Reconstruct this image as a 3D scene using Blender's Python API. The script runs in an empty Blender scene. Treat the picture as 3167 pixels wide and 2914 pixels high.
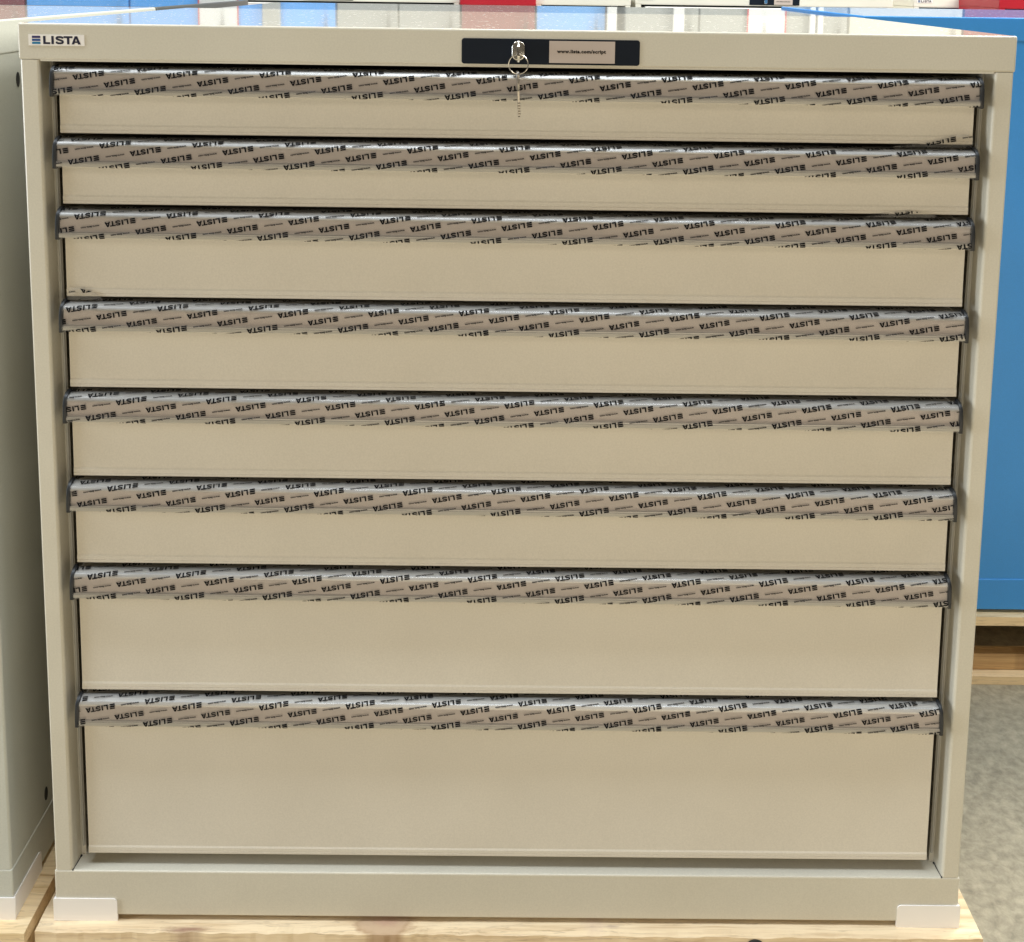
import bpy, bmesh, math, random
from mathutils import Vector, Matrix, noise
random.seed(7)
sc = bpy.context.scene
COL = sc.collection
PI = math.pi

# ---------------------------------------------------------------- camera
cam_d = bpy.data.cameras.new("camera"); cam = bpy.data.objects.new("camera", cam_d); COL.objects.link(cam)
cam_d.sensor_fit = 'HORIZONTAL'; cam_d.sensor_width = 36.0
cam_d.lens = 36.0 * 3451.8 / 3167.0
cam_d.shift_x = (1583.5 - 1642.4) / 3167.0
cam_d.shift_y = (369.6 - 1457.0) / 3167.0
cam_d.clip_start = 0.01; cam_d.clip_end = 200
a, b, c = (math.radians(v) for v in (-7.2218, 0.8001, 0.3848))
fwd = Vector((math.sin(c) * math.cos(a), math.cos(c) * math.cos(a), math.sin(a)))
right = Vector((math.cos(c), -math.sin(c), 0)); up = right.cross(fwd)
r2 = right * math.cos(b) + up * math.sin(b); u2 = -right * math.sin(b) + up * math.cos(b)
M = Matrix((r2, u2, -fwd)).transposed().to_4x4()
M.translation = Vector((0.5175, -1.1459, 1.06675))
cam.matrix_world = M
sc.camera = cam

# ---------------------------------------------------------------- world, lamps, exposure
w = bpy.data.worlds.new("World"); sc.world = w; w.use_nodes = True
bg = w.node_tree.nodes['Background']
bg.inputs['Color'].default_value = (1.0, 0.87, 0.68, 1); bg.inputs['Strength'].default_value = 0.085
def lamp(name, loc, target, sx, sy, power, col, spread=180):
    d = bpy.data.lights.new(name, 'AREA'); d.shape = 'RECTANGLE'; d.size = sx; d.size_y = sy
    d.energy = power; d.color = col; d.spread = math.radians(spread)
    o = bpy.data.objects.new(name, d); COL.objects.link(o); o.location = loc
    o.rotation_euler = (Vector(target) - Vector(loc)).to_track_quat('-Z', 'Y').to_euler()
    return o
COOL = (0.86, 0.94, 1.0); NEUT = (1.0, 0.97, 0.90); WARM = (1.0, 0.86, 0.62)
for x, k in ((-3.2, 1.0), (0.5, 1.0), (4.2, 0.5)):          # ceiling lamps in two rows
    lamp('ceiling_lamp', (x, -0.9, 6.0), (x, -0.9, 0), 2.6, 1.2, 158 * k, COOL)
    lamp('ceiling_lamp', (x, 2.4, 6.0), (x, 2.4, 0), 1.0, 2.0, 170, NEUT)
lamp('right_rear_lamp', (3.4, 1.8, 3.0), (0.0, 0.3, 0.9), 2.4, 2.4, 240, (1.0, 0.98, 0.88))
lamp('left_window_lamp', (-3.2, -0.75, 1.0), (1.0, 0, 0.5), 1.0, 1.6, 80, COOL)
lamp('front_warm_fill', (0.7, -3.2, 2.5), (0.5, 0, 0.3), 3.6, 0.9, 19, (1.0, 0.85, 0.60))  # added warm fill for the cabinet fronts, no real fixture
lamp('floor_bounce_fill', (0.8, -1.9, 0.10), (0.55, 0, 0.22), 3.2, 0.9, 13, (1.0, 0.83, 0.60))  # added fill standing in for warm light bounced off the floor
sc.view_settings.view_transform = 'Standard'; sc.view_settings.look = 'None'
sc.view_settings.exposure = 0.0; sc.view_settings.gamma = 1.0
sc.cycles.use_denoising = True
sc.cycles.max_bounces = 8; sc.cycles.transparent_max_bounces = 16

# ---------------------------------------------------------------- helpers
def empty(name, loc, label=None, cat=None, group=None, rz=0):
    o = bpy.data.objects.new(name, None); COL.objects.link(o); o.location = loc; o.rotation_euler = (0, 0, rz)
    o.empty_display_size = 0.05
    if label: o['label'] = label
    if cat: o['category'] = cat
    if group: o['group'] = group
    return o
def obj(name, me, parent=None, loc=(0, 0, 0), label=None, cat=None, kind=None, group=None):
    o = bpy.data.objects.new(name, me); COL.objects.link(o); o.location = loc
    if parent: o.parent = parent
    if label: o['label'] = label
    if cat: o['category'] = cat
    if kind: o['kind'] = kind
    if group: o['group'] = group
    return o
def mesh(name, V, F, mats, mi=None, smooth=False, bev=0, seg=2):
    me = bpy.data.meshes.new(name); me.from_pydata([tuple(v) for v in V], [], F)
    for m in (mats if isinstance(mats, (list, tuple)) else [mats]): me.materials.append(m)
    if mi: me.polygons.foreach_set('material_index', mi)
    bm = bmesh.new(); bm.from_mesh(me)
    if bev:
        bmesh.ops.bevel(bm, geom=[e for e in bm.edges if len(e.link_faces) == 2 and e.calc_face_angle(0) > 0.5],
                        offset=bev, segments=seg, affect='EDGES', profile=0.5, clamp_overlap=True)
    bmesh.ops.recalc_face_normals(bm, faces=bm.faces)
    bm.to_mesh(me); bm.free()
    if smooth:
        me.polygons.foreach_set('use_smooth', [True] * len(me.polygons))
        try: me.set_sharp_from_angle(angle=math.radians(35))
        except Exception: pass
        for p in me.polygons:      # broad flat sheet areas keep their true normals
            vs = [me.vertices[i].co for i in p.vertices]; L = max((vs[k] - vs[k - 1]).length for k in range(len(vs)))
            if p.area / L > .0032: p.use_smooth = False
    me.update(); return me
def box_vf(x0, x1, y0, y1, z0, z1):
    V = [(x, y, z) for z in (z0, z1) for y in (y0, y1) for x in (x0, x1)]
    F = [(0, 2, 3, 1), (4, 5, 7, 6), (0, 1, 5, 4), (2, 6, 7, 3), (0, 4, 6, 2), (1, 3, 7, 5)]
    return V, F
def box(name, b, m, bev=0, seg=2):
    V, F = box_vf(*b); return mesh(name, V, F, m, smooth=bev > 0, bev=bev, seg=seg)
def prism(name, pts, axis, t0, t1, m, bev=0, smooth=True, seg=2):
    """closed polygon extruded along axis: x -> pts are (y,z); z -> (x,y); y -> (x,z)"""
    n = len(pts); V = []
    for t in (t0, t1):
        for p in pts:
            V.append((t, p[0], p[1]) if axis == 'x' else (p[0], p[1], t) if axis == 'z' else (p[0], t, p[1]))
    F = [tuple(range(n))[::-1], tuple(range(n, 2 * n))] + [(i, (i + 1) % n, n + (i + 1) % n, n + i) for i in range(n)]
    return mesh(name, V, F, m, smooth=smooth, bev=bev, seg=seg)
def rrect(x0, x1, z0, z1, r, n=6):
    P = []
    for cx, cz, a0 in ((x1 - r, z1 - r, 0), (x0 + r, z1 - r, 90), (x0 + r, z0 + r, 180), (x1 - r, z0 + r, 270)):
        for i in range(n + 1):
            t = math.radians(a0 + 90 * i / n); P.append((cx + r * math.cos(t), cz + r * math.sin(t)))
    return P
def tube(pts, rad, n=8, closed=False):
    V, F = [], []; m = len(pts)
    for i, p in enumerate(pts):
        p = Vector(p); q = Vector(pts[(i + 1) % m] if (closed or i < m - 1) else pts[i]); o = Vector(pts[i - 1] if (closed or i > 0) else pts[i])
        t = (q - o).normalized(); s = t.cross(Vector((0.1, 1, 0.05))).normalized(); u = s.cross(t)
        for k in range(n):
            an = 2 * PI * k / n; V.append(p + rad * (s * math.cos(an) + u * math.sin(an)))
    for i in range(m if closed else m - 1):
        j = (i + 1) % m
        for k in range(n): F.append((i * n + k, i * n + (k + 1) % n, j * n + (k + 1) % n, j * n + k))
    if not closed: F += [tuple(range(n)), tuple(range((m - 1) * n, m * n))[::-1]]
    return V, F

# ---------------------------------------------------------------- materials
def nt(name):
    m = bpy.data.materials.new(name); m.use_nodes = True
    n = m.node_tree.nodes; return m, n, m.node_tree.links, n['Principled BSDF']
def simple(name, col, rough=0.5, metal=0.0, coat=0.0):
    m, n, l, p = nt(name)
    p.inputs['Base Color'].default_value = (*col, 1); p.inputs['Roughness'].default_value = rough
    p.inputs['Metallic'].default_value = metal; p.inputs['Coat Weight'].default_value = coat
    return m
def paint(name, col, rough=0.34, dust=False):
    """powder-coated steel: faint orange peel and mottling, optional dust on the flat tops"""
    m, n, l, p = nt(name)
    tc = n.new('ShaderNodeTexCoord')
    n1 = n.new('ShaderNodeTexNoise'); n1.inputs['Scale'].default_value = 520; n1.inputs['Detail'].default_value = 2
    n2 = n.new('ShaderNodeTexNoise'); n2.inputs['Scale'].default_value = 9; n2.inputs['Detail'].default_value = 3
    l.new(tc.outputs['Object'], n1.inputs['Vector']); l.new(tc.outputs['Object'], n2.inputs['Vector'])
    bp = n.new('ShaderNodeBump'); bp.inputs['Strength'].default_value = 0.12 if not dust else 0.02; bp.inputs['Distance'].default_value = 0.0004
    l.new(n1.outputs['Fac'], bp.inputs['Height']); l.new(bp.outputs['Normal'], p.inputs['Normal'])
    if not dust:      # sheet steel is never quite flat
        n3 = n.new('ShaderNodeTexNoise'); n3.inputs['Scale'].default_value = 4.5; n3.inputs['Detail'].default_value = 1; l.new(tc.outputs['Object'], n3.inputs['Vector'])
        b3 = n.new('ShaderNodeBump'); b3.inputs['Strength'].default_value = 1; b3.inputs['Distance'].default_value = 0.004
        l.new(n3.outputs['Fac'], b3.inputs['Height']); l.new(b3.outputs['Normal'], bp.inputs['Normal'])
    mr = n.new('ShaderNodeMapRange'); mr.inputs['From Min'].default_value = .25; mr.inputs['From Max'].default_value = .75
    mr.inputs['To Min'].default_value = 0.965; mr.inputs['To Max'].default_value = 1.03
    l.new(n2.outputs['Fac'], mr.inputs['Value'])
    mr1 = n.new('ShaderNodeMapRange'); mr1.inputs['From Min'].default_value = .25; mr1.inputs['From Max'].default_value = .75
    mr1.inputs['To Min'].default_value = 0.95; mr1.inputs['To Max'].default_value = 1.05
    l.new(n1.outputs['Fac'], mr1.inputs['Value'])
    mul = n.new('ShaderNodeMath'); mul.operation = 'MULTIPLY'; l.new(mr.outputs[0], mul.inputs[0]); l.new(mr1.outputs[0], mul.inputs[1])
    vm = n.new('ShaderNodeVectorMath'); vm.operation = 'SCALE'; vm.inputs[0].default_value = col
    l.new(mul.outputs[0], vm.inputs['Scale'])
    p.inputs['Roughness'].default_value = rough
    src = vm.outputs[0]
    if dust:
        nd = n.new('ShaderNodeTexNoise'); nd.inputs['Scale'].default_value = 160; nd.inputs['Detail'].default_value = 4
        l.new(tc.outputs['Object'], nd.inputs['Vector'])
        dr = n.new('ShaderNodeMapRange'); dr.inputs['From Min'].default_value = .66; dr.inputs['From Max'].default_value = .76
        l.new(nd.outputs['Fac'], dr.inputs['Value'])
        mx = n.new('ShaderNodeMix'); mx.data_type = 'RGBA'; l.new(dr.outputs[0], mx.inputs['Factor'])
        l.new(src, mx.inputs[6]); mx.inputs[7].default_value = (.85, .85, .82, 1); src = mx.outputs[2]
        rr = n.new('ShaderNodeMapRange'); rr.inputs['To Min'].default_value = rough; rr.inputs['To Max'].default_value = .9
        l.new(dr.outputs[0], rr.inputs['Value']); l.new(rr.outputs[0], p.inputs['Roughness'])
    l.new(src, p.inputs['Base Color'])
    return m
GREY = (0.61, 0.575, 0.485)
M_grey = paint('light_grey_paint', GREY, .33); M_greytop = paint('light_grey_paint_lid', GREY, .09, True)
M_drawer = paint('drawer_paint', (0.67, 0.625, 0.545), .42)
M_lgrey = paint('cool_grey_paint', (0.56, 0.57, 0.515), .36)
M_blue = paint('blue_paint', (0.045, 0.29, 0.74), .36); M_bluetop = paint('blue_paint_lid', (0.10, 0.28, 0.60), .09, True)
M_dark = paint('anthracite_paint', (0.09, 0.095, 0.09), .36); M_darktop = paint('anthracite_paint_lid', (0.09, 0.10, 0.10), .09, True)
M_mid = paint('mid_grey_paint', (0.26, 0.27, 0.26), .36); M_midtop = paint('mid_grey_paint_lid', (0.26, 0.27, 0.26), .09, True)
M_cream = paint('cream_paint', (0.72, 0.70, 0.62), .36); M_creamtop = paint('cream_paint_lid', (0.72, 0.70, 0.62), .12)
M_red = paint('red_paint', (0.42, 0.012, 0.025), .36); M_redtop = paint('red_paint_lid', (0.42, 0.02, 0.03), .12)
M_black = simple('black_plastic', (0.012, 0.014, 0.017), .42)
M_hollow = simple('hollow_shade_and_joint_dark', (0.02, 0.02, 0.02), .8)  # near-black colour standing for shade in hollows and holes; also the dark joints
M_rail = simple('zinc_rail', (0.42, 0.42, 0.40), .35, .7)
M_strip2 = simple('inner_grey_paint', (0.60, 0.58, 0.52), .5); M_seal = simple('grey_seal', (0.42, 0.42, 0.40), .45)
M_plate = simple('lock_plate_black', (0.007, 0.011, 0.019), .5); M_plate.node_tree.nodes['Principled BSDF'].inputs['Specular IOR Level'].default_value = .15
M_chrome = simple('nickel', (0.72, 0.69, 0.64), .18, 1.0); M_keysteel = simple('key_steel', (0.42, 0.39, 0.35), .3, .9)
M_foil = simple('silver_foil', (0.93, 0.90, 0.87), .28, .15)
M_navy = simple('navy_print', (0.01, 0.011, 0.035), .4)
M_bar1 = simple('violet_print', (0.025, 0.02, 0.12), .4); M_bar2 = simple('blue_print', (0.01, 0.06, 0.24), .4); M_bar3 = simple('cyan_print', (0.01, 0.18, 0.36), .4)
M_ink = simple('black_ink', (0.006, 0.006, 0.008), .6); M_ink.node_tree.nodes['Principled BSDF'].inputs['Specular IOR Level'].default_value = .15
M_ink2 = simple('faded_ink', (0.02, 0.018, 0.018), .6)
M_paperlab = simple('label_paper', (0.50, 0.425, 0.385), .5)
M_strip = simple('label_strip_paper', (0.66, 0.605, 0.59), .55)
M_alu = simple('handle_aluminium', (0.66, 0.65, 0.63), .36, .6)
M_lip = simple('handle_lip_grey', (0.60, 0.595, 0.575), .45); M_foot = simple('white_plastic_foot', (0.90, 0.87, 0.85), .45)
M_white = simple('white_board', (0.85, 0.86, 0.85), .5)

# clear packing film: mostly see-through, glossy, a trace of haze
def film_mat():
    m = bpy.data.materials.new('clear_film'); m.use_nodes = True; n = m.node_tree.nodes; l = m.node_tree.links
    n.clear(); out = n.new('ShaderNodeOutputMaterial'); t = n.new('ShaderNodeBsdfTransparent'); t.inputs[0].default_value = (.975, .975, .975, 1)
    g = n.new('ShaderNodeBsdfGlossy'); g.inputs['Roughness'].default_value = .2; g.inputs['Color'].default_value = (1, 1, 1, 1)
    fr = n.new('ShaderNodeFresnel'); fr.inputs['IOR'].default_value = 1.42
    mx = n.new('ShaderNodeMixShader'); l.new(fr.outputs[0], mx.inputs[0]); l.new(t.outputs[0], mx.inputs[1]); l.new(g.outputs[0], mx.inputs[2])
    d = n.new('ShaderNodeBsdfDiffuse'); d.inputs[0].default_value = (.75, .75, .75, 1)
    m2 = n.new('ShaderNodeMixShader'); m2.inputs[0].default_value = .06
    l.new(mx.outputs[0], m2.inputs[1]); l.new(d.outputs[0], m2.inputs[2]); l.new(m2.outputs[0], out.inputs[0])
    tc = n.new('ShaderNodeTexCoord'); mp = n.new('ShaderNodeMapping'); mp.inputs['Scale'].default_value = (14, 90, 90)
    nz = n.new('ShaderNodeTexNoise'); nz.inputs['Scale'].default_value = 1.0; nz.inputs['Detail'].default_value = 2
    bp = n.new('ShaderNodeBump'); bp.inputs['Strength'].default_value = .18; bp.inputs['Distance'].default_value = .002
    l.new(tc.outputs['Object'], mp.inputs[0]); l.new(mp.outputs[0], nz.inputs['Vector']); l.new(nz.outputs['Fac'], bp.inputs['Height'])
    l.new(bp.outputs[0], g.inputs['Normal'])
    return m
M_film = film_mat()
M_cblue = paint('cupboard_blue_paint', (0.09, 0.29, 0.62), .4); M_cred = paint('dark_red_cupboard_paint', (0.17, 0.012, 0.02), .4); M_ccream = paint('pale_cupboard_paint', (0.42, 0.41, 0.36), .4); M_pwhite = simple('post_white', (0.55, 0.56, 0.56), .5)

def wood(name, base, dark, knots=(), grain_axis='x', streak=.5):
    m, n, l, p = nt(name)
    tc = n.new('ShaderNodeTexCoord'); mp = n.new('ShaderNodeMapping')
    mp.inputs['Scale'].default_value = (3, 60, 60) if grain_axis == 'x' else (60, 3, 60)
    l.new(tc.outputs['Object'], mp.inputs[0])
    nz = n.new('ShaderNodeTexNoise'); nz.inputs['Scale'].default_value = 2.2; nz.inputs['Detail'].default_value = 6; nz.inputs['Distortion'].default_value = .7
    l.new(mp.outputs[0], nz.inputs['Vector'])
    fine = n.new('ShaderNodeTexNoise'); fine.inputs['Scale'].default_value = 9; fine.inputs['Detail'].default_value = 5
    l.new(mp.outputs[0], fine.inputs['Vector'])
    big = n.new('ShaderNodeTexNoise'); big.inputs['Scale'].default_value = 6; big.inputs['Detail'].default_value = 4
    l.new(tc.outputs['Object'], big.inputs['Vector'])
    r = n.new('ShaderNodeValToRGB'); r.color_ramp.elements[0].position = .30; r.color_ramp.elements[0].color = (*dark, 1)
    r.color_ramp.elements[1].position = .30 + streak * .5; r.color_ramp.elements[1].color = (*base, 1)
    ad = n.new('ShaderNodeMath'); ad.operation = 'MULTIPLY_ADD'; ad.inputs[1].default_value = .5; 
    l.new(nz.outputs['Fac'], ad.inputs[0])
    a2 = n.new('ShaderNodeMath'); a2.operation = 'MULTIPLY_ADD'; a2.inputs[1].default_value = .3; l.new(big.outputs['Fac'], a2.inputs[0])
    a3 = n.new('ShaderNodeMath'); a3.operation = 'MULTIPLY'; a3.inputs[1].default_value = .2; l.new(fine.outputs['Fac'], a3.inputs[0])
    l.new(a3.outputs[0], a2.inputs[2]); l.new(a2.outputs[0], ad.inputs[2]); l.new(ad.outputs[0], r.inputs[0])
    src = r.outputs[0]
    ck = n.new('ShaderNodeTexNoise'); ck.inputs['Scale'].default_value = 1.3; ck.inputs['Detail'].default_value = 5; ck.inputs['Roughness'].default_value = .6; ck.inputs['Distortion'].default_value = .4
    l.new(mp.outputs[0], ck.inputs['Vector'])
    c1 = n.new('ShaderNodeMath'); c1.operation = 'SUBTRACT'; c1.inputs[1].default_value = .5; l.new(ck.outputs['Fac'], c1.inputs[0])
    c2 = n.new('ShaderNodeMath'); c2.operation = 'ABSOLUTE'; l.new(c1.outputs[0], c2.inputs[0])
    c3 = n.new('ShaderNodeMapRange'); c3.inputs['From Min'].default_value = .002; c3.inputs['From Max'].default_value = .014; c3.inputs['To Min'].default_value = .55; c3.inputs['To Max'].default_value = 0
    l.new(c2.outputs[0], c3.inputs['Value'])
    cm = n.new('ShaderNodeMath'); cm.operation = 'MULTIPLY'; l.new(c3.outputs[0], cm.inputs[0]); l.new(big.outputs['Fac'], cm.inputs[1])
    mxc = n.new('ShaderNodeMix'); mxc.data_type = 'RGBA'; l.new(cm.outputs[0], mxc.inputs['Factor']); l.new(src, mxc.inputs[6]); mxc.inputs[7].default_value = (dark[0] * .35, dark[1] * .3, dark[2] * .3, 1)
    src = mxc.outputs[2]
    for (kx, ky, rx, ry, kc, soft, mxf) in knots:
        mk = n.new('ShaderNodeMapping'); mk.inputs['Location'].default_value = (-kx / rx, -ky / ry, 0); mk.inputs['Scale'].default_value = (1 / rx, 1 / ry, 0.0)
        l.new(tc.outputs['Object'], mk.inputs[0])
        dn = n.new('ShaderNodeTexNoise'); dn.inputs['Scale'].default_value = 2.0; dn.inputs['Detail'].default_value = 3; l.new(mk.outputs[0], dn.inputs['Vector'])
        ln = n.new('ShaderNodeVectorMath'); ln.operation = 'LENGTH'; l.new(mk.outputs[0], ln.inputs[0])
        su = n.new('ShaderNodeMath'); su.operation = 'MULTIPLY_ADD'; su.inputs[1].default_value = .9; l.new(dn.outputs['Fac'], su.inputs[0]); l.new(ln.outputs['Value'], su.inputs[2])
        mr = n.new('ShaderNodeMapRange'); mr.inputs['From Min'].default_value = 1.45; mr.inputs['From Max'].default_value = 1.45 - soft
        mr.inputs['To Min'].default_value = 0; mr.inputs['To Max'].default_value = mxf
        l.new(su.outputs[0], mr.inputs['Value'])
        mx = n.new('ShaderNodeMix'); mx.data_type = 'RGBA'; l.new(mr.outputs[0], mx.inputs['Factor']); l.new(src, mx.inputs[6]); mx.inputs[7].default_value = (*kc, 1)
        src = mx.outputs[2]
    l.new(src, p.inputs['Base Color']); p.inputs['Roughness'].default_value = .75
    bp = n.new('ShaderNodeBump'); bp.inputs['Strength'].default_value = .35; bp.inputs['Distance'].default_value = .0015
    l.new(ad.outputs[0], bp.inputs['Height']); l.new(bp.outputs[0], p.inputs['Normal'])
    return m
PINE = (0.86, 0.69, 0.46); PINED = (0.52, 0.34, 0.17)
M_wood1 = wood('rough_pine', PINE, PINED, knots=[(0.372, -0.003, .038, .0180, (.40, .24, .13), .25, .75), (0.372, -0.002, .034, .0155, (.60, .43, .28), .3, .85), (0.374, 0.001, .02, .009, (.50, .30, .21), .6, .6), (0.150, -0.0125, .033, .005, (.26, .13, .09), .8, .8),
                                               (0.015, 0.01, .02, .018, (.38, .23, .15), .8, .5), (0.63, -0.004, .012, .004, (.42, .30, .24), .9, .5), (0.61, 0.012, .02, .03, (.60, .42, .34), .6, .4)])
M_wood2 = wood('pine', (0.87, 0.68, 0.42), (0.60, 0.41, 0.19), streak=.45)
M_wood3 = wood('knotty_pine', (0.62, 0.41, 0.20), (0.36, 0.20, 0.08), knots=[(1.40, 0.0, .03, 1.0, (.12, .055, .02), .8, .8)])

def concrete():
    m, n, l, p = nt('concrete'); tc = n.new('ShaderNodeTexCoord')
    a = n.new('ShaderNodeTexNoise'); a.inputs['Scale'].default_value = 62; a.inputs['Detail'].default_value = 10; a.inputs['Roughness'].default_value = .68; a.inputs['Distortion'].default_value = .25
    b = n.new('ShaderNodeTexNoise'); b.inputs['Scale'].default_value = 5; b.inputs['Detail'].default_value = 4
    l.new(tc.outputs['Object'], a.inputs['Vector']); l.new(tc.outputs['Object'], b.inputs['Vector'])
    s = n.new('ShaderNodeMath'); s.operation = 'MULTIPLY_ADD'; s.inputs[1].default_value = .28; l.new(b.outputs['Fac'], s.inputs[0])
    s2 = n.new('ShaderNodeMath'); s2.operation = 'MULTIPLY'; s2.inputs[1].default_value = .6; l.new(a.outputs['Fac'], s2.inputs[0]); l.new(s2.outputs[0], s.inputs[2])
    r = n.new('ShaderNodeValToRGB'); e = r.color_ramp.elements
    e[0].position = .33; e[0].color = (.26, .23, .165, 1); e[1].position = .58; e[1].color = (.53, .47, .345, 1)
    l.new(s.outputs[0], r.inputs[0]); l.new(r.outputs[0], p.inputs['Base Color']); p.inputs['Roughness'].default_value = .6
    bp = n.new('ShaderNodeBump'); bp.inputs['Strength'].default_value = .3; bp.inputs['Distance'].default_value = .003
    l.new(a.outputs['Fac'], bp.inputs['Height']); l.new(bp.outputs[0], p.inputs['Normal'])
    return m
M_floor = concrete()

# ---------------------------------------------------------------- lettering: convex pieces in (x right, y up), unit height
def box2(x0, x1, y0, y1): return [(x0, y0), (x1, y0), (x1, y1), (x0, y1)]
def stroke(path, wd):
    out = []; P = [Vector(p) for p in path]; L, R = [], []
    for i, p in enumerate(P):
        d0 = (P[i] - P[i - 1]).normalized() if i else (P[1] - P[0]).normalized()
        d1 = (P[i + 1] - P[i]).normalized() if i < len(P) - 1 else d0
        t = (d0 + d1).normalized(); nn = Vector((-t.y, t.x)); k = 1 / max(.6, nn.dot(Vector((-d0.y, d0.x))))
        L.append(p + nn * wd / 2 * k); R.append(p - nn * wd / 2 * k)
    for i in range(len(P) - 1): out.append([tuple(L[i]), tuple(R[i]), tuple(R[i + 1]), tuple(L[i + 1])])
    return out
BARS = [[box2(0, 1.02, .73, 1.0)], [box2(0, 1.02, .365, .635)], [box2(0, 1.02, 0, .27)]]
def sh(pl, dx, s=1.0): return [[(x * s + dx, y) for x, y in p] for p in pl]
G_L = [box2(0, .30, 0, 1), box2(.30, .86, 0, .235)]
G_I = [box2(0, .30, 0, 1)]
G_S = stroke([(.92, .70), (.88, .81), (.74, .875), (.52, .885), (.28, .86), (.165, .74), (.22, .625), (.42, .56), (.70, .47), (.90, .385), (.935, .27), (.83, .15), (.58, .112), (.33, .125), (.19, .19), (.14, .32)], .235)
G_T = [box2(0, 1.1, .77, 1), box2(.40, .70, 0, .77)]
G_A = [[(0, 0), (.32, 0), (.66, 1), (.40, 1)], [(.78, 0), (1.12, 0), (.72, 1), (.46, 1)], box2(.28, .84, .19, .38)]
LETTERS = sh(G_L, 1.36) + sh(G_I, 2.36) + sh(G_S, 2.83) + sh(G_T, 3.86) + sh(G_A, 4.82)
LOGO_W = 5.94

def text_tris(s, size, offset=0.0, spacing=1.0, sx=1.0):
    cu = bpy.data.curves.new('t', 'FONT'); cu.body = s; cu.size = size; cu.offset = offset; cu.space_character = spacing
    cu.resolution_u = 2; cu.fill_mode = 'FRONT'
    o = bpy.data.objects.new('t', cu); COL.objects.link(o); bpy.context.view_layer.update()
    me = bpy.data.meshes.new_from_object(o.evaluated_get(bpy.context.evaluated_depsgraph_get()))
    me.calc_loop_triangles()
    T = [[(me.vertices[i].co.x * sx, me.vertices[i].co.y) for i in t.vertices] for t in me.loop_triangles]
    bpy.data.objects.remove(o); bpy.data.curves.remove(cu); bpy.data.meshes.remove(me)
    return T
WWW = text_tris('www.lista.com', .0026, .00014, 1.0)
ww = max(p[0] for t in WWW for p in t)
WWW = [[(x * .0195 / ww, y * .95) for x, y in t] for t in WWW]
SCRIPT = text_tris('www.lista.com/script', .0047, .00022, 1.1, 1.0)
ws = max(p[0] for t in SCRIPT for p in t)
SCRIPT = [[(x * .0500 / ws, y) for x, y in t] for t in SCRIPT]
print('tris', len(WWW), len(SCRIPT))

def flat_print(polys, x0, z0, y):
    """2-D polygons standing in the plane of a fascia (x right, z up), just proud of it"""
    V, F = [], []
    for p in polys:
        i = len(V); V += [(x0 + q[0], y, z0 + q[1]) for q in p]; F.append(tuple(range(i, i + len(p))))
    return V, F
def badge_mesh(wd=.057, ht=.0113, detail=True):
    V, F = box_vf(0, wd, -.0006, 0.0002, 0, ht); mi = [0] * 6
    hh = ht * .74; s = min(hh, wd * .9 / LOGO_W); x0 = (wd - s * LOGO_W) / 2; z0 = (ht - s) / 2
    for k, pl in enumerate([BARS[0], BARS[1], BARS[2], LETTERS]):
        v, f = flat_print([[(x * s, y * s) for x, y in p] for p in pl], x0, z0, -.00075)
        o = len(V); V += v; F += [tuple(i + o for i in t) for t in f]; mi += [k + 1] * len(f)
    me = bpy.data.meshes.new('badge'); me.from_pydata(V, [], F)
    for m in (M_foil, M_bar1, M_bar2, M_bar3, M_navy): me.materials.append(m)
    me.polygons.foreach_set('material_index', mi); return me
BADGE = badge_mesh()

# ---------------------------------------------------------------- drawer handle, film
W, D = 1.023, 0.572
ZT, ZF, ZB, ZBB = 1.01424, 0.97658, 0.0604, 0.0054
XD = 0.0352; YD = 0.0083
HANDLE = [(0.0105, -.0052), (.0035, -.0060), (-.0010, -.0072), (-.0030, -.0100), (-.0033, -.0112), (-.0022, -.0116), (-.0036, -.0268), (-.0056, -.0274), (-.0060, -.0282), (-.0060, -.0318), (-.0048, -.0326), (0.0105, -.0326)]
FILM = [(.0170, -.0042), (.0108, -.0047), (.0065, -.0051), (.0030, -.0056), (.0005, -.0065), (-.0018, -.0078), (-.0036, -.0098), (-.0042, -.0112), (-.0043, -.0150), (-.0046, -.0190), (-.0049, -.0230), (-.0055, -.0262), (-.0064, -.0274), (-.0069, -.0290), (-.0069, -.0320), (-.0058, -.0334)]
ARC = [0.0]
for i in range(1, len(FILM)): ARC.append(ARC[-1] + math.dist(FILM[i], FILM[i - 1]))
X0F, X1F = XD - .0004, W - XD + .0004
NXF = 440
T_REF = ARC[8] + (0.0161 - 0.0150) * 1.0        # arc length at z=-.0161
def arc_of_z(z):                               # film arc for a height on the label face
    for i in range(7, len(FILM) - 1):
        if FILM[i][1] >= z >= FILM[i + 1][1]:
            k = (FILM[i][1] - z) / (FILM[i][1] - FILM[i + 1][1] + 1e-9); return ARC[i] + k * (ARC[i + 1] - ARC[i])
    return ARC[8]
def clip(poly, f):
    out = []
    for i in range(len(poly)):
        p, q = poly[i - 1], poly[i]; a_, b_ = f(p), f(q)
        if (a_ >= 0) != (b_ >= 0):
            t = a_ / (a_ - b_); out.append((p[0] + t * (q[0] - p[0]), p[1] + t * (q[1] - p[1])))
        if b_ >= 0: out.append(q)
    return out
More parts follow.
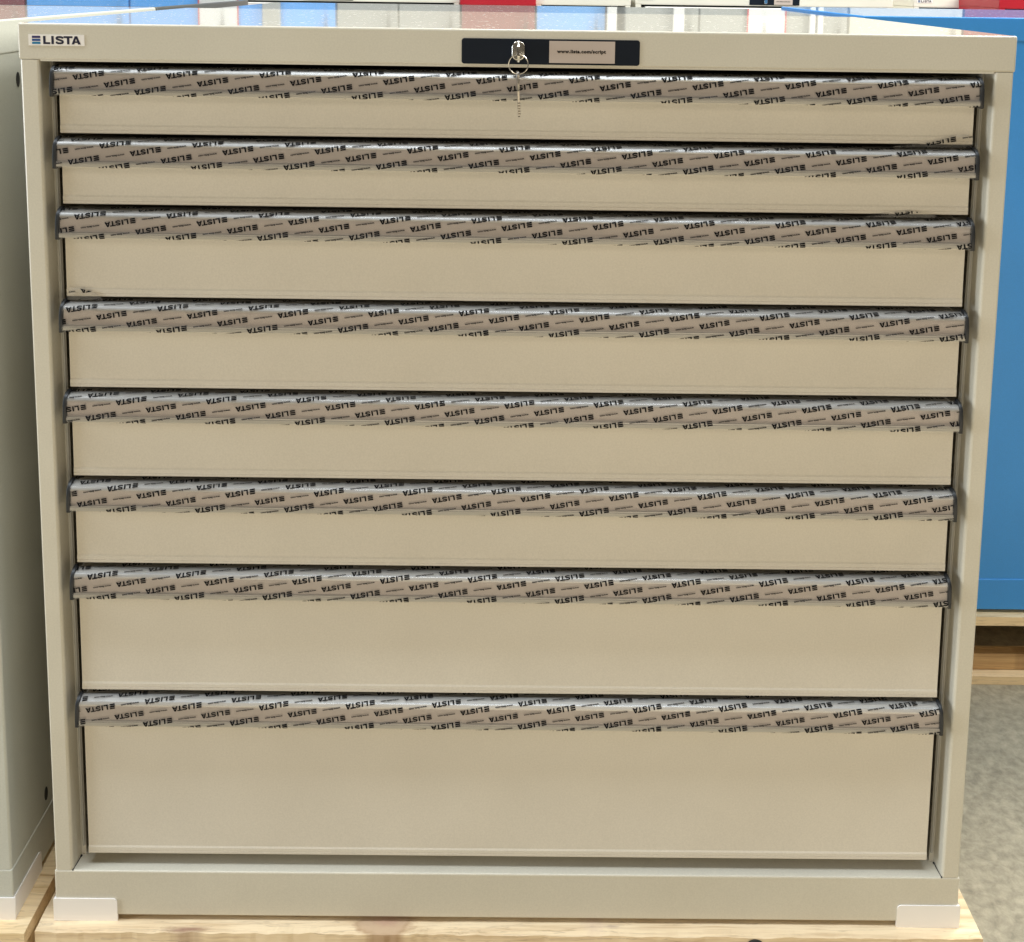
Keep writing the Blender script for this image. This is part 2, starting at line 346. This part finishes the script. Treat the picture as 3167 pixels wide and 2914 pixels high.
def pattern(logo_x, logo_t, x0, x1, t0, t1, drift=0.0):
    """list of (material, convex polygon) in film coords (x, t) ; t grows downwards"""
    A = (.0636, -.0096); B = (.0317, .0075); th = math.radians(9.4); th2 = math.radians(8.6)
    out = []; s = .00543; cs, sn = math.cos(th), math.sin(th)
    def place(px, py, cx, cy, cs=cs, sn=sn):  # upside-down lettering running up to the right
        # local right -> film left (rotated 180 degrees)
        lx, ly = -px, -py
        return (cx + lx * cs - ly * sn, cy - (lx * sn + ly * cs))
    for i in range(-25, 26):
        for j in range(-36, 50):
            cx = logo_x + i * A[0] + j * B[0]; cy = logo_t + i * A[1] + j * B[1]
            if cx < x0 - .06 or cx > x1 + .06 or cy < t0 - .012 or cy > t1 + .012: continue
            for pl in BARS + [LETTERS]:
                for p in pl:
                    out.append((1, [place((x - LOGO_W / 2) * s, (y - .5) * s, cx, cy) for x, y in p]))
            for t in WWW:
                out.append((2, [place(x - .0425, y - .0007, cx, cy, math.cos(th2), math.sin(th2)) for x, y in t]))
    res = []
    for mi, p in out:
        if max(q[0] for q in p) < x0 or min(q[0] for q in p) > x1 or max(q[1] for q in p) < t0 or min(q[1] for q in p) > t1: continue
        for f in (lambda q: q[0] - x0, lambda q: x1 - q[0], lambda q: q[1] - t0, lambda q: t1 - q[1]):
            p = clip(p, f)
            if len(p) < 3: break
        if len(p) >= 3: res.append((mi, p))
    return res
def film_mesh(idx, lx, lz):
    n = len(FILM); seed = idx * 17.3
    def off(x, k):
        endf = math.exp(-(x - X0F) / .05) + math.exp(-(X1F - x) / .06)
        top = 1.0 if k < 7 else .35 if k < 12 else .25
        v = noise.noise(Vector((x * 11 + seed, ARC[k] * 60, seed))) * .5 + noise.noise(Vector((x * 30, ARC[k] * 160 + seed, 3.3))) * .25
        diag = noise.noise(Vector((x * 25 + ARC[k] * 700, seed, 1.7)))
        return .00025 + abs(v) * .0011 * top * (1 + 1.2 * endf) + abs(diag) * .0007 * endf * (1 if 2 < k < 13 else .5)
    nrm = []
    for k in range(n):
        p0_, p1_ = FILM[max(0, k - 1)], FILM[min(n - 1, k + 1)]; dy, dz = p1_[0] - p0_[0], p1_[1] - p0_[1]; L = math.hypot(dy, dz); nrm.append((dz / L, -dy / L))
    grid = []
    for ix in range(NXF + 1):
        x = X0F + (X1F - X0F) * ix / NXF
        row = []
        for k in range(n):
            o = off(x, k); ny, nz = nrm[k]
            if k == 0: o *= .3
            row.append((x, FILM[k][0] + ny * o, FILM[k][1] + nz * o))
        grid.append(row)
    V = [p for r in grid for p in r]
    F = [(i * n + k, i * n + k + 1, (i + 1) * n + k + 1, (i + 1) * n + k) for i in range(NXF) for k in range(n - 1)]
    mi = [0] * len(F)
    def at(x, t, e=.00022):
        k = 0
        while k < n - 2 and t > ARC[k + 1]: k += 1
        u = (t - ARC[k]) / (ARC[k + 1] - ARC[k]); g = (x - X0F) / (X1F - X0F) * NXF; ix = max(0, min(NXF - 1, int(g))); v = g - ix
        P = Vector((0, 0, 0))
        for a_, wa in ((ix, 1 - v), (ix + 1, v)):
            for b_, wb in ((k, 1 - u), (k + 1, u)): P += Vector(grid[a_][b_]) * (wa * wb)
        ny = nrm[k][0] * (1 - u) + nrm[k + 1][0] * u; nz = nrm[k][1] * (1 - u) + nrm[k + 1][1] * u
        return (x, P.y + ny * e, P.z + nz * e)
    for m_, p in pattern(lx, arc_of_z(lz), X0F + .0004, X1F - .0004, .0008, ARC[-1] - .0001):
        lo, hi = min(q[1] for q in p), max(q[1] for q in p)
        for k in range(n - 1):
            if ARC[k + 1] <= lo or ARC[k] >= hi: continue
            c_ = clip(clip(p, lambda q: q[1] - ARC[k]), lambda q: ARC[k + 1] - q[1])
            if len(c_) < 3: continue
            i0 = len(V); V += [at(*q) for q in c_]; F.append(tuple(range(i0, i0 + len(c_)))); mi.append(m_)
    me = bpy.data.meshes.new('printed_film'); me.from_pydata(V, [], F)
    for m in (M_film, M_ink, M_ink2): me.materials.append(m)
    me.polygons.foreach_set('material_index', mi)
    me.polygons.foreach_set('use_smooth', [q == 0 for q in mi]); me.update()
    return me
def flap_mesh(lx, lz, pts):
    """loose edge of the film lying on the face of the drawer above; pts = upper outline (x,z)"""
    y = .0068; V, F, mi = [], [], []; N = 40; K = 5
    def top(x):
        for (xa, za), (xb, zb) in zip(pts, pts[1:]):
            if xa <= x <= xb: return za + (zb - za) * (x - xa) / (xb - xa)
        return 0
    xa, xb = pts[0][0], pts[-1][0]; z0 = -.0028
    for i in range(N + 1):
        x = xa + (xb - xa) * i / N; zt = max(top(x), z0 + .0002)
        for k in range(K + 1):
            z = z0 + (zt - z0) * k / K
            V.append((x, y - .0005 * abs(noise.noise(Vector((x * 40, z * 60, lx)))) - .0003, z))
    F = [(i * (K + 1) + k, (i + 1) * (K + 1) + k, (i + 1) * (K + 1) + k + 1, i * (K + 1) + k + 1) for i in range(N) for k in range(K)]; mi = [0] * len(F)
    for m_, p in pattern(lx, arc_of_z(lz), xa, xb, -.03, .0088):
        # arc -> height above the handle's top edge
        p = [(q[0], z0 + .0090 - q[1]) for q in p]; p = clip(p, lambda q: q[1] - (z0 + .0003))
        for (x1_, z1_), (x2_, z2_) in zip(pts, pts[1:]):
            c_ = clip(clip(p, lambda q: q[0] - x1_), lambda q: x2_ - q[0]) if len(p) >= 3 else []
            c_ = clip(c_, lambda q: (z1_ + (z2_ - z1_) * (q[0] - x1_) / (x2_ - x1_)) - q[1]) if len(c_) >= 3 else []
            if len(c_) < 3: continue
            i0 = len(V); V += [(q[0], y - .0014, q[1]) for q in c_]; F.append(tuple(range(i0, i0 + len(c_)))); mi.append(m_)
    me = bpy.data.meshes.new('film_flap'); me.from_pydata(V, [], F)
    for m in (M_film, M_ink, M_ink2): me.materials.append(m)
    me.polygons.foreach_set('material_index', mi); me.polygons.foreach_set('use_smooth', [q == 0 for q in mi]); return me

# ---------------------------------------------------------------- cabinet
HS = [.075, .075, .100, .100, .100, .100, .150, .200]
CACHE = {}
def drawer_mesh(h, w_, mat):
    k = ('dr', h, w_, mat.name)
    if k not in CACHE:
        P = [(.0125, -.0100), (.0100, -.0105), (.0090, -h + .0100), (.0087, -h + .0090), (.0082, -h + .0080), (.0081, -h + .0046), (.0085, -h + .0040), (.0081, -h + .0034), (.0082, -h + .0010), (.0092, -h + .0002), (.45, -h + .0002), (.45, -h + .006), (.30, -.012)]
        CACHE[k] = prism('drawer', P, 'x', XD, w_ - XD, mat, smooth=True)
    return CACHE[k]
def part_cache(key, fn):
    if key not in CACHE: CACHE[key] = fn()
    return CACHE[key]
def foot_mesh(sx, sy, w_, d_):
    L, t, h = .0685, .0022, .0262
    def mk():
        V, F = [], []
        # front leg of the L, rounded free top corner, and side leg
        def add(pts, axis, t0, t1):
            n = len(pts); o = len(V)
            for tt in (t0, t1):
                for p in pts: V.append((p[0], tt, p[1]) if axis == 'y' else (tt, p[0], p[1]))
            F.append(tuple(range(o, o + n))); F.append(tuple(range(o + n, o + 2 * n))[::-1])
            for i in range(n): F.append((o + i, o + (i + 1) % n, o + n + (i + 1) % n, o + n + i))
        r = .004
        arc = [(L - r + r * math.sin(i * PI / 10), h - r + r * math.cos(i * PI / 10)) for i in range(6)]
        out = [(-t, 0), (-t, h)] + arc + [(L, 0)]
        add(out, 'y', -t, 0.0)
        arcs = [(p[0], p[1]) for p in arc]
        add([(0.0, 0), (0.0, h)] + arcs + [(L, 0)], 'x', -t, 0.0)
        add([(0, 0), (0, .0050), (L - .004, .0050), (L - .004, 0)], 'y', 0.0, L - .004)
        me = mesh('foot', V, F, M_foot, smooth=True, bev=.0007, seg=2)
        bm = bmesh.new(); bm.from_mesh(me)
        for v in bm.verts:
            v.co.x = v.co.x if sx > 0 else w_ - v.co.x
            v.co.y = v.co.y if sy > 0 else d_ - v.co.y
        if sx * sy < 0: bmesh.ops.reverse_faces(bm, faces=bm.faces)
        bm.to_mesh(me); bm.free(); return me
    return part_cache(('foot', sx, sy, w_, d_), mk)

def cabinet(loc, label, group=None, w_=W, d_=D, mat=None, top=None, dmat=None, rz=0, drawers=True, feet=True, lock=True, badge=True, hero=False, name='drawer_cabinet'):
    mat = mat or M_grey; top = top or M_greytop; dmat = dmat or mat
    r = empty(name, loc, label, 'cabinet', group, rz)
    kk = (w_, d_, mat.name)
    ov = .0014
    def lid():
        V, F = box_vf(-ov, w_ + ov, 0, d_ + ov, ZF, ZT)
        me = mesh('lid', V, F, [mat, top], smooth=True, bev=.0022, seg=3)
        for p in me.polygons: p.material_index = 1 if p.normal.z > .97 else 0
        return me
    obj('lid', part_cache(('lid',) + kk + (top.name,), lid), r)
    obj('lid_flange', part_cache(('fl',) + kk, lambda: prism('lid_flange', [(.0200, ZF + .001), (.0212, ZF - .0014), (w_ - .0212, ZF - .0014), (w_ - .0200, ZF + .001)], 'y', .0004, .0018, mat, smooth=False)), r)
    for s in (1, -1):
        def post():
            P = [(0, d_), (0, .0022), (.0007, .0007), (.0022, 0), (.0172, 0), (.0186, .0005), (.0194, .0016), (.0198, .0030), (.0206, .0225), (.0204, .0238), (.0030, .0240), (.0020, .03), (.0020, d_)]
            if s < 0: P = [(w_ - x, y) for x, y in P][::-1]
            return prism('side_panel', P, 'z', ZB, ZF, mat, smooth=True)
        sp = obj('side_panel', part_cache(('post', s) + kk, post), r)
        if hero or drawers:
            def seal():
                cx = .0238 if s > 0 else w_ - .0238
                M_ = M_seal; sg = 1 if s > 0 else -1; e0 = 0 if s > 0 else w_
                strip = [(e0 + sg * q, y) for q, y in ((.0120, .0242), (.0256, .0242), (.0256, .0255), (.0120, .0255))]
                if ('strip', s, w_, d_) not in CACHE: CACHE[('strip', s, w_, d_)] = prism('inner_strip', strip, 'z', ZB, ZF - .001, M_strip2, smooth=False)
                return prism('guide_rail', [(cx + .0016 * math.cos(t * PI / 6), .0243 - .0030 * math.sin(t * PI / 6)) for t in range(7)], 'z', ZB + .012, ZF - .002, M_seal)
            obj('guide_rail', part_cache(('seal', s) + kk, seal), sp); obj('inner_strip', CACHE[('strip', s, w_, d_)], sp)
        def hol():
            V, F = [], []
            xs = -.0003 if s < 0 else w_ + .0003
            return prism('slot_hole_shade', [(yy * .0042 + y0, zz * .0085 + z0) for y0, z0 in ((0, 0),) for yy, zz in ((math.cos(t * PI / 8), math.sin(t * PI / 8)) for t in range(16))], 'x', xs - .0002, xs + .0002, M_hollow, smooth=False)  # flat dark disc, its colour standing for the shade inside the slot
        for (hy, hz) in ((.1014, .9462), (.0925, .0812)):
            ho = obj('slot_hole_shade', part_cache(('hole', s, w_), hol), sp); ho.location = (0, hy, hz)
    obj('back_panel', part_cache(('back',) + kk, lambda: box('back_panel', (.0025, w_ - .0025, d_ - .002, d_ - .0004, ZB, ZF), mat)), r)
    def base():
        me = box('base', (-.0008, w_ + .0008, -.0005, d_ + .0014, ZBB, ZB), mat, bev=.0016, seg=3); return me
    obj('base', part_cache(('base',) + kk, base), r)
    if drawers:
        obj('dark_backing', part_cache(('inner',) + kk, lambda: box('dark_backing', (.034, w_ - .034, .47, .49, ZB + .002, ZF - .002), M_hollow)), r)  # near-black panel added so the gaps around the drawers stay dark
        z = .07444 + .9
        for i, h in enumerate(HS):
            dr = obj('drawer', drawer_mesh(h, w_, dmat), r, (0, 0, z))
            obj('handle', part_cache(('hd', w_), lambda: prism('handle', HANDLE, 'x', XD, w_ - XD, M_alu)), dr)
            obj('label_strip', part_cache(('ls', w_), lambda: prism('label_strip', [(-.0024, -.0119), (-.0038, -.0266), (-.0036, -.0267), (-.0022, -.0119)], 'x', XD + .0008, w_ - XD - .0008, M_strip, smooth=False)), dr)
            obj('handle_lip', part_cache(('hl', w_), lambda: prism('handle_lip', [(-.00615, -.0285), (-.0066, -.0288), (-.0066, -.0322), (-.00615, -.0325)], 'x', XD, w_ - XD, M_lip, smooth=False)), dr)
            CAP = [(.0105, -.0022), (.0070, -.0025), (.0020, -.0036), (-.0022, -.0066), (-.0045, -.0100), (-.0062, -.0160), (-.0072, -.0240), (-.0074, -.0345), (-.0050, -.0352), (.0105, -.0345)]
            for s in (1, -1):
                def cap():
                    x0, x1 = (XD - .0034, XD + .0004); 
                    if s < 0: x0, x1 = w_ - x1, w_ - x0
                    return prism('handle_end_cap', CAP, 'x', x0, x1, M_black, bev=.0005)
                obj('handle_end_cap', part_cache(('cap', s, w_), cap), dr)
            if hero:
                lx, lz = LOGOS[i]
                fm = film_mesh(i, lx, lz - z); obj('printed_film', fm, dr)
                if i == 1: obj('film_flap', flap_mesh(lx, lz - z, [(.905, -.0018), (.938, .0015), (.963, .0080), (.979, .0120), (.9865, .0095), (.9876, .002)]), dr, label='torn corner of printed film sticking up onto the drawer above')
                if i == 2: obj('film_flap', flap_mesh(lx, lz - z, [(.880, -.0020), (.903, .0015), (.928, .0045), (.948, .0015), (.957, -.002)]), dr, label='loose edge of printed film lapping over the drawer above')
                if i == 3: obj('film_flap', flap_mesh(lx + .012, lz - z, [(.0362, .002), (.041, .0105), (.050, .0100), (.066, .0058), (.074, -.002)]), dr, label='small loose corner of film lapping over the drawer above')
            z -= h
    else:
        obj('front_panel', part_cache(('fp',) + kk, lambda: box('front_panel', (.02, w_ - .02, .008, .02, ZB, ZF), mat)), r)
    if feet:
        for sx in (1, -1):
            for sy in (1, -1): obj('foot', foot_mesh(sx, sy, w_, d_), r)
    if lock:
        k = w_ / W
        lp = obj('lock_plate', part_cache('lockplate', lambda: prism('lock_plate', rrect(0, .1829, -.0262, 0, .0028), 'y', -.0012, 0.001, M_plate, bev=.0004)), r, (.4530 * k, 0, 1.0047))
        lb = obj('label', part_cache('lklab', lambda: label_mesh()), lp)
        obj('lock_cylinder', part_cache('cyl', cyl_mesh), lp)
    if badge: obj('badge', BADGE, r, (.0100, 0, .9913))
    return r
def label_mesh():
    V, F = box_vf(.0899, .1573, -.0017, -.0010, -.0242, -.0016); mi = [0] * 6
    v, f = flat_print(SCRIPT, .0981, -.0138, -.00185); o = len(V); V += v; F += [tuple(i + o for i in t) for t in f]; mi += [1] * len(f)
    me = bpy.data.meshes.new('label'); me.from_pydata(V, [], F); me.materials.append(M_paperlab); me.materials.append(M_ink)
    me.polygons.foreach_set('material_index', mi); return me
def cyl_mesh():
    return prism('lock_cylinder', rrect(.0516, .0648, -.0219, -.0019, .0064, 8), 'y', -.0085, 0, M_chrome, bev=.0009, seg=3)

# first visible logo centre on each handle (x, z)
LOGOS = [(.0712, .9617), (.0637, .8738), (.0989, .8082), (.0865, .7084), (.1356, .6073), (.1225, .5104), (.0978, .4190), (.0909, .2539)]
hero = cabinet((0, 0, 0), 'light grey steel cabinet of eight wide drawers, keys in its lock', hero=True, dmat=M_drawer)
# dark mitre joints where the posts meet the sill
for s in (1, -1):
    x = (lambda v: v if s > 0 else W - v)
    V, F = tube([(x(.0198), .0010, ZB + .0001), (x(.0206), .0100, ZB + .0001), (x(.0212), .0210, ZB + .0001)], .00045, 6)
    o = len(V); v2, f2 = tube([(x(.0212), .0195, ZB), (x(.0214), .0215, ZB + .0004)], .0011, 8); V += v2; F += [tuple(i + o for i in t) for t in f2]
    o = len(V); v2, f2 = tube([(x(.0196), -.0001, ZB - .0004), (x(.0199), .0012, ZB + .0002)], .0008, 8); V += v2; F += [tuple(i + o for i in t) for t in f2]
    obj('corner_joint', mesh('corner_joint', V, F, M_hollow), hero)

# keys
ks = empty('key_set', (.5115, -.0085, .9925), 'two flat metal keys on a thin wire ring, one in the lock', 'keys')
def key_mesh(bow, blade, teeth, tk=.0022):
    """flat key seen edge-on, lying in the y-z plane; z down from the bow"""
    P = [(-.0075, 0), (-.0095, -.004), (-.0095, -.013), (-.0070, -bow), (-.0036, -bow - .002), (-.0036, -bow - blade)]
    n = 7
    for i in range(n):
        zz = -bow - blade + (i + .5) * blade * .75 / n
        P2 = (.0036 - (0.0016 if i % 2 == 0 else .0003), zz); teeth.append(P2)
    P += [(0, -bow - blade - .0018)] + teeth + [(.0036, -bow - .002), (.0070, -bow), (.0095, -.013), (.0095, -.004), (.0075, 0)]
    return prism('key', P, 'x', -tk / 2, tk / 2, M_keysteel, bev=.0003)
k1 = obj('key', prism('key', [(0, .004), (-.004, .0088), (-.017, .0098), (-.021, .006), (-.0215, -.004), (-.018, -.0102), (-.004, -.0085), (0, -.004)], 'x', -.00125, .00125, M_chrome, bev=.0005), ks)
k1['label'] = 'key pushed into the lock, seen edge-on'
V, F = tube([(.0098 * math.cos(t * PI / 24), -.0185 + .0006 * math.sin(t * PI / 12), -.0120 + .0098 * math.sin(t * PI / 24)) for t in range(48)], .00048, 8, True)
V2, F2 = tube([(.0102 * math.cos(t * PI / 24), -.0176, -.0120 + .0100 * math.sin(t * PI / 24)) for t in range(5, 26)], .00042, 8)
o_ = len(V); V += V2; F += [tuple(i + o_ for i in f) for f in F2]
obj('key_ring', mesh('key_ring', V, F, M_chrome, smooth=True), ks)
k2 = obj('key', key_mesh(.0175, .0270, []), ks, (-.0007, -.0185, -.0192)); k2['label'] = 'key hanging from the ring over the top drawer'
k2.rotation_euler = (0, math.radians(-2.6), math.radians(4))
# small serrated cuts that glint on the hanging key's edge
V, F = [], []
for i in range(4, 9):
    zc = -.0210 - i * .0027; v, f = box_vf(-.00135, .00135, -.0046, -.0030, zc - .0007, zc + .0006); o = len(V); V += v; F += [tuple(t + o for t in q) for q in f]
obj('key_cuts', mesh('key_cuts', V, F, M_chrome, bev=.0002), k2)

# ---------------------------------------------------------------- neighbours
cabinet((-.049 - W, 0, 0), 'light grey drawer cabinet cut off at the left edge of the photo', 'cabinets standing on pallets', mat=M_lgrey, dmat=M_drawer)
cabinet((-.049 - W - .004, .590, 0), 'dark grey cabinet behind the left cabinet, only its blue-mirroring top seen', 'cabinets standing on pallets', mat=M_dark, top=M_darktop, drawers=False)
cabinet((.006, .592, -.0042), 'mid grey cabinet standing directly behind the eight-drawer cabinet, only its top seen', 'cabinets standing on pallets', mat=M_mid, top=M_midtop, drawers=False)
cabinet((1.058 + W, .641 + D, .0), 'blue steel cabinet with plain side at the right edge', 'cabinets standing on pallets', mat=M_blue, top=M_bluetop, rz=PI, drawers=False, badge=False, lock=False)

# far row: only the bottoms of their lids are in the picture
far = 'cabinets of the far row'
Y = 2.95
cabinet((-.745, Y, -.0025), 'cream cabinet of the far row left of the narrow dark red one', far, mat=M_cream, top=M_creamtop)
cabinet((.283, Y - .03, -.0085), 'narrow dark red cabinet of the far row, near the middle', far, w_=.272, mat=M_red, top=M_redtop, lock=False, badge=False)
cabinet((.557, Y, -.0050), 'narrow cream cabinet right of the narrow dark red one', far, w_=.345, mat=M_cream, top=M_creamtop, lock=False, badge=False)
cabinet((.921, Y, .0012), 'cream cabinet of the far row with a black lock plate', far, w_=.940, mat=M_cream, top=M_creamtop)
cabinet((1.940, Y, .0050), 'cream cabinet of the far row left of the bright red one', far, mat=M_cream, top=M_creamtop, lock=False)
cabinet((2.105, 2.60, .0112), 'bright red cabinet of the far row at the right edge', far, mat=M_red, top=M_redtop, lock=False, badge=False)

# tall cupboards behind the far row, mirrored in the glossy tops
def cupboard(x0, x1, mat, label, yy=3.60, zt=2.1, doors=1, handles=True):
    r = empty('tall_cupboard', (x0, yy, FLOOR), label, 'cupboard', 'tall cupboards behind the far row')
    wd = x1 - x0; h = zt - FLOOR
    obj('body', box('body', (0.001, wd - .001, .018, .50, 0, h), mat, bev=.003), r)
    for i in range(doors):
        a0, a1 = wd * i / doors + .004, wd * (i + 1) / doors - .004
        d_ = obj('door', box('door', (a0, a1, 0, .0175, .06, h - .03), mat, bev=.002), r)
        if handles: obj('handle', box('handle', (a1 - .045, a1 - .03, -.018, -.001, 1.30, 1.44), M_black, bev=.003), d_)
    return r
FLOOR = -.125
cupboard(-2.60, -1.592, M_cred, 'tall dark red cupboard at the far left', doors=2)
cupboard(-1.590, -.282, M_blue, 'wide tall blue cupboard with a white notice and a pale post', doors=3)
cupboard(-.280, .244, M_mid, 'tall grey cupboard left of the tall red one', doors=2)
cupboard(.246, .5625, M_cred, 'tall narrow red cupboard between a grey and a blue one')
cupboard(.5645, .860, M_cblue, 'tall narrow blue cupboard right of the red one')
cupboard(.940, 1.890, M_mid, 'tall grey cupboard with white posts and a notice', doors=3)
cupboard(1.892, 2.378, M_ccream, 'tall cream cupboard left of the right-hand red one', doors=1)
cupboard(2.380, 3.60, M_cred, 'tall red cupboard at the far right', doors=2)
def post_(x0, x1, label, yy=3.575, m=None):
    r = empty('rack_post', (x0, yy, FLOOR), label, 'post', 'white posts in front of the cupboards')
    wd = x1 - x0
    V, F = box_vf(0, wd, 0, .02, .008, 2.25); obj('upright', mesh('upright', V, F, m or M_pwhite, bev=.004), r)
    obj('base_plate', box('base_plate', (-.01, wd + .01, -.01, .021, 0, .0079), M_mid), r)
post_(-.589, -.514, 'pale grey post against the wide blue cupboard', m=M_mid)
post_(.864, .905, 'white post right of the narrow blue cupboard')
post_(1.1435, 1.190, 'white post on the left of the grey cupboard')
post_(1.722, 1.745, 'left one of two thin white posts on the grey cupboard')
post_(1.755, 1.778, 'right one of two thin white posts on the grey cupboard')
def notice(x0, x1, label):
    r = empty('paper_notice', (x0, 3.59, 1.0), label, 'notice', 'white notices with red edges')
    wd = x1 - x0
    obj('sheet', box('sheet', (0, wd, 0, .002, 0, .8), M_pwhite), r)
    for xx in (0, wd - .006): obj('red_edge', box('red_edge', (xx, xx + .006, -.0012, -.0002, 0, .8), M_red), r)
notice(-.862, -.691, 'white notice on the wide blue cupboard')
notice(1.458, 1.624, 'white notice on the grey cupboard')

# ---------------------------------------------------------------- floor and pallets
me = bpy.data.meshes.new('floor'); me.from_pydata([(-14, -10, 0), (14, -10, 0), (14, 16, 0), (-14, 16, 0)], [], [(0, 1, 2, 3)]); me.materials.append(M_floor)
obj('floor', me, loc=(0, 0, FLOOR), kind='structure')

def board_mesh(x0, x1, y0, y1, z0, z1, m, rough=0.0, seed=0, ny=8, skew_left=0.0):
    """sawn board along x: worn front edge, ragged ends when rough > 0"""
    nx = max(2, int((x1 - x0) / .006)) if rough else 1
    ny = ny if rough else 1
    V, F = [], []
    def e(x, k): return noise.noise(Vector((x * 28 + seed, k, seed))) * rough + noise.noise(Vector((x * 110, k, seed + 4))) * rough * .5
    for i in range(nx + 1):
        for j in range(ny + 1):
            u, v = i / nx, j / ny; x = x0 + (x1 - x0) * u; y = y0 + (y1 - y0) * v
            if rough:
                if i == 0: x += noise.noise(Vector((y * 90, seed, 2))) * rough * 1.6
                if j == 0: y += e(x, 0.5)
                if j == ny: y += e(x, 3.5) * .5
            z = z1 - (rough * .9 * abs(noise.noise(Vector((x * 16, y * 90, seed)))) if rough and 0 < i else 0)
            if rough and j == 0: z -= rough * (.6 + noise.noise(Vector((x * 60, 7, seed))))
            V.append((x, y, z))
    N = len(V); idx = lambda i, j: i * (ny + 1) + j
    for i in range(nx):
        for j in range(ny): F.append((idx(i, j), idx(i + 1, j), idx(i + 1, j + 1), idx(i, j + 1)))
    ring = [idx(i, 0) for i in range(nx + 1)] + [idx(nx, j) for j in range(1, ny + 1)] + [idx(i, ny) for i in range(nx - 1, -1, -1)] + [idx(0, j) for j in range(ny - 1, 0, -1)]
    for q in ring: V.append((V[q][0], V[q][1], z0))
    R = len(ring)
    for k in range(R): F.append((ring[k], ring[(k + 1) % R], N + (k + 1) % R, N + k)[::-1])
    F.append(tuple(N + k for k in range(R))[::-1])
    return mesh('board', V, F, m, smooth=True)
def pallet(x0, x1, y0, y1, first_w, label, mats, rough=0.0, seed=0, gap=.028):
    r = empty('wooden_pallet', (0, 0, 0), label, 'pallet', 'pallets under the cabinets')
    y = y0; k = 0
    while y < y1 - .03:
        wd = first_w if k == 0 else .098
        obj('board', board_mesh(x0, x1, y, min(y + wd, y1), -.0165, -.0004, mats[0] if k == 0 else mats[1], rough if k == 0 else rough * .4, seed + k), r)
        y += wd + (.0018 if k == 0 else gap); k += 1
    for xx in (x0 + .03, (x0 + x1) / 2 - .02, x1 - .075):
        obj('stringer', box('stringer', (xx, xx + .045, y0 + .06, y1 - .01, -.109, -.0168), mats[1], bev=.001), r)
    obj('bottom_board', board_mesh(x0, x1, y0, y0 + .09, FLOOR + .0005, -.1093, mats[1], 0.0008, seed + 9, 3), r)
    obj('bottom_board', board_mesh(x0, x1, y1 - .10, y1 - .01, FLOOR + .0005, -.1093, mats[1], 0, seed + 11), r)
    return r
hp = pallet(-.0185, 1.0475, -.0165, .625, .080, 'rough knotty pine pallet under the eight-drawer cabinet', (M_wood1, M_wood2), .0016, 3)
# dark solid in the front edge, coloured as the shade inside a knot hole
obj('knot_hole_shade', prism('knot_hole_shade', [(.7905 + .0098 * math.cos(t * PI / 12), -.0105 + .0070 * math.sin(t * PI / 12)) for t in range(-12, 12)], 'y', -.0192, -.0125, M_hollow, smooth=False), hp)
pallet(-1.14, -.0290, -.0195, .61, .0805, 'pale pine pallet under the left cabinet', (M_wood2, M_wood2), .0006, 21)
bp_ = pallet(1.06, 2.20, .6270, 1.26, .085, 'pine pallet with a knotty runner under the blue cabinet', (M_wood2, M_wood2), .0003, 40, gap=.002)
obj('rear_light_block', box('rear_light_block', (1.06, 2.2, 1.20, 1.22, -.1092, -.0168), M_wood3, bev=.001), bp_)  # unseen board added to shut out light behind the pallet opening
obj('side_light_block', box('side_light_block', (1.062, 1.082, .67, 1.198, -.1092, -.0168), M_wood3, bev=.001), bp_)  # unseen board added to close the side and keep the hollow dark
obj('runner', box('runner', (1.06, 2.2, .6460, .667, -.1092, -.080), M_wood3, bev=.001), bp_)
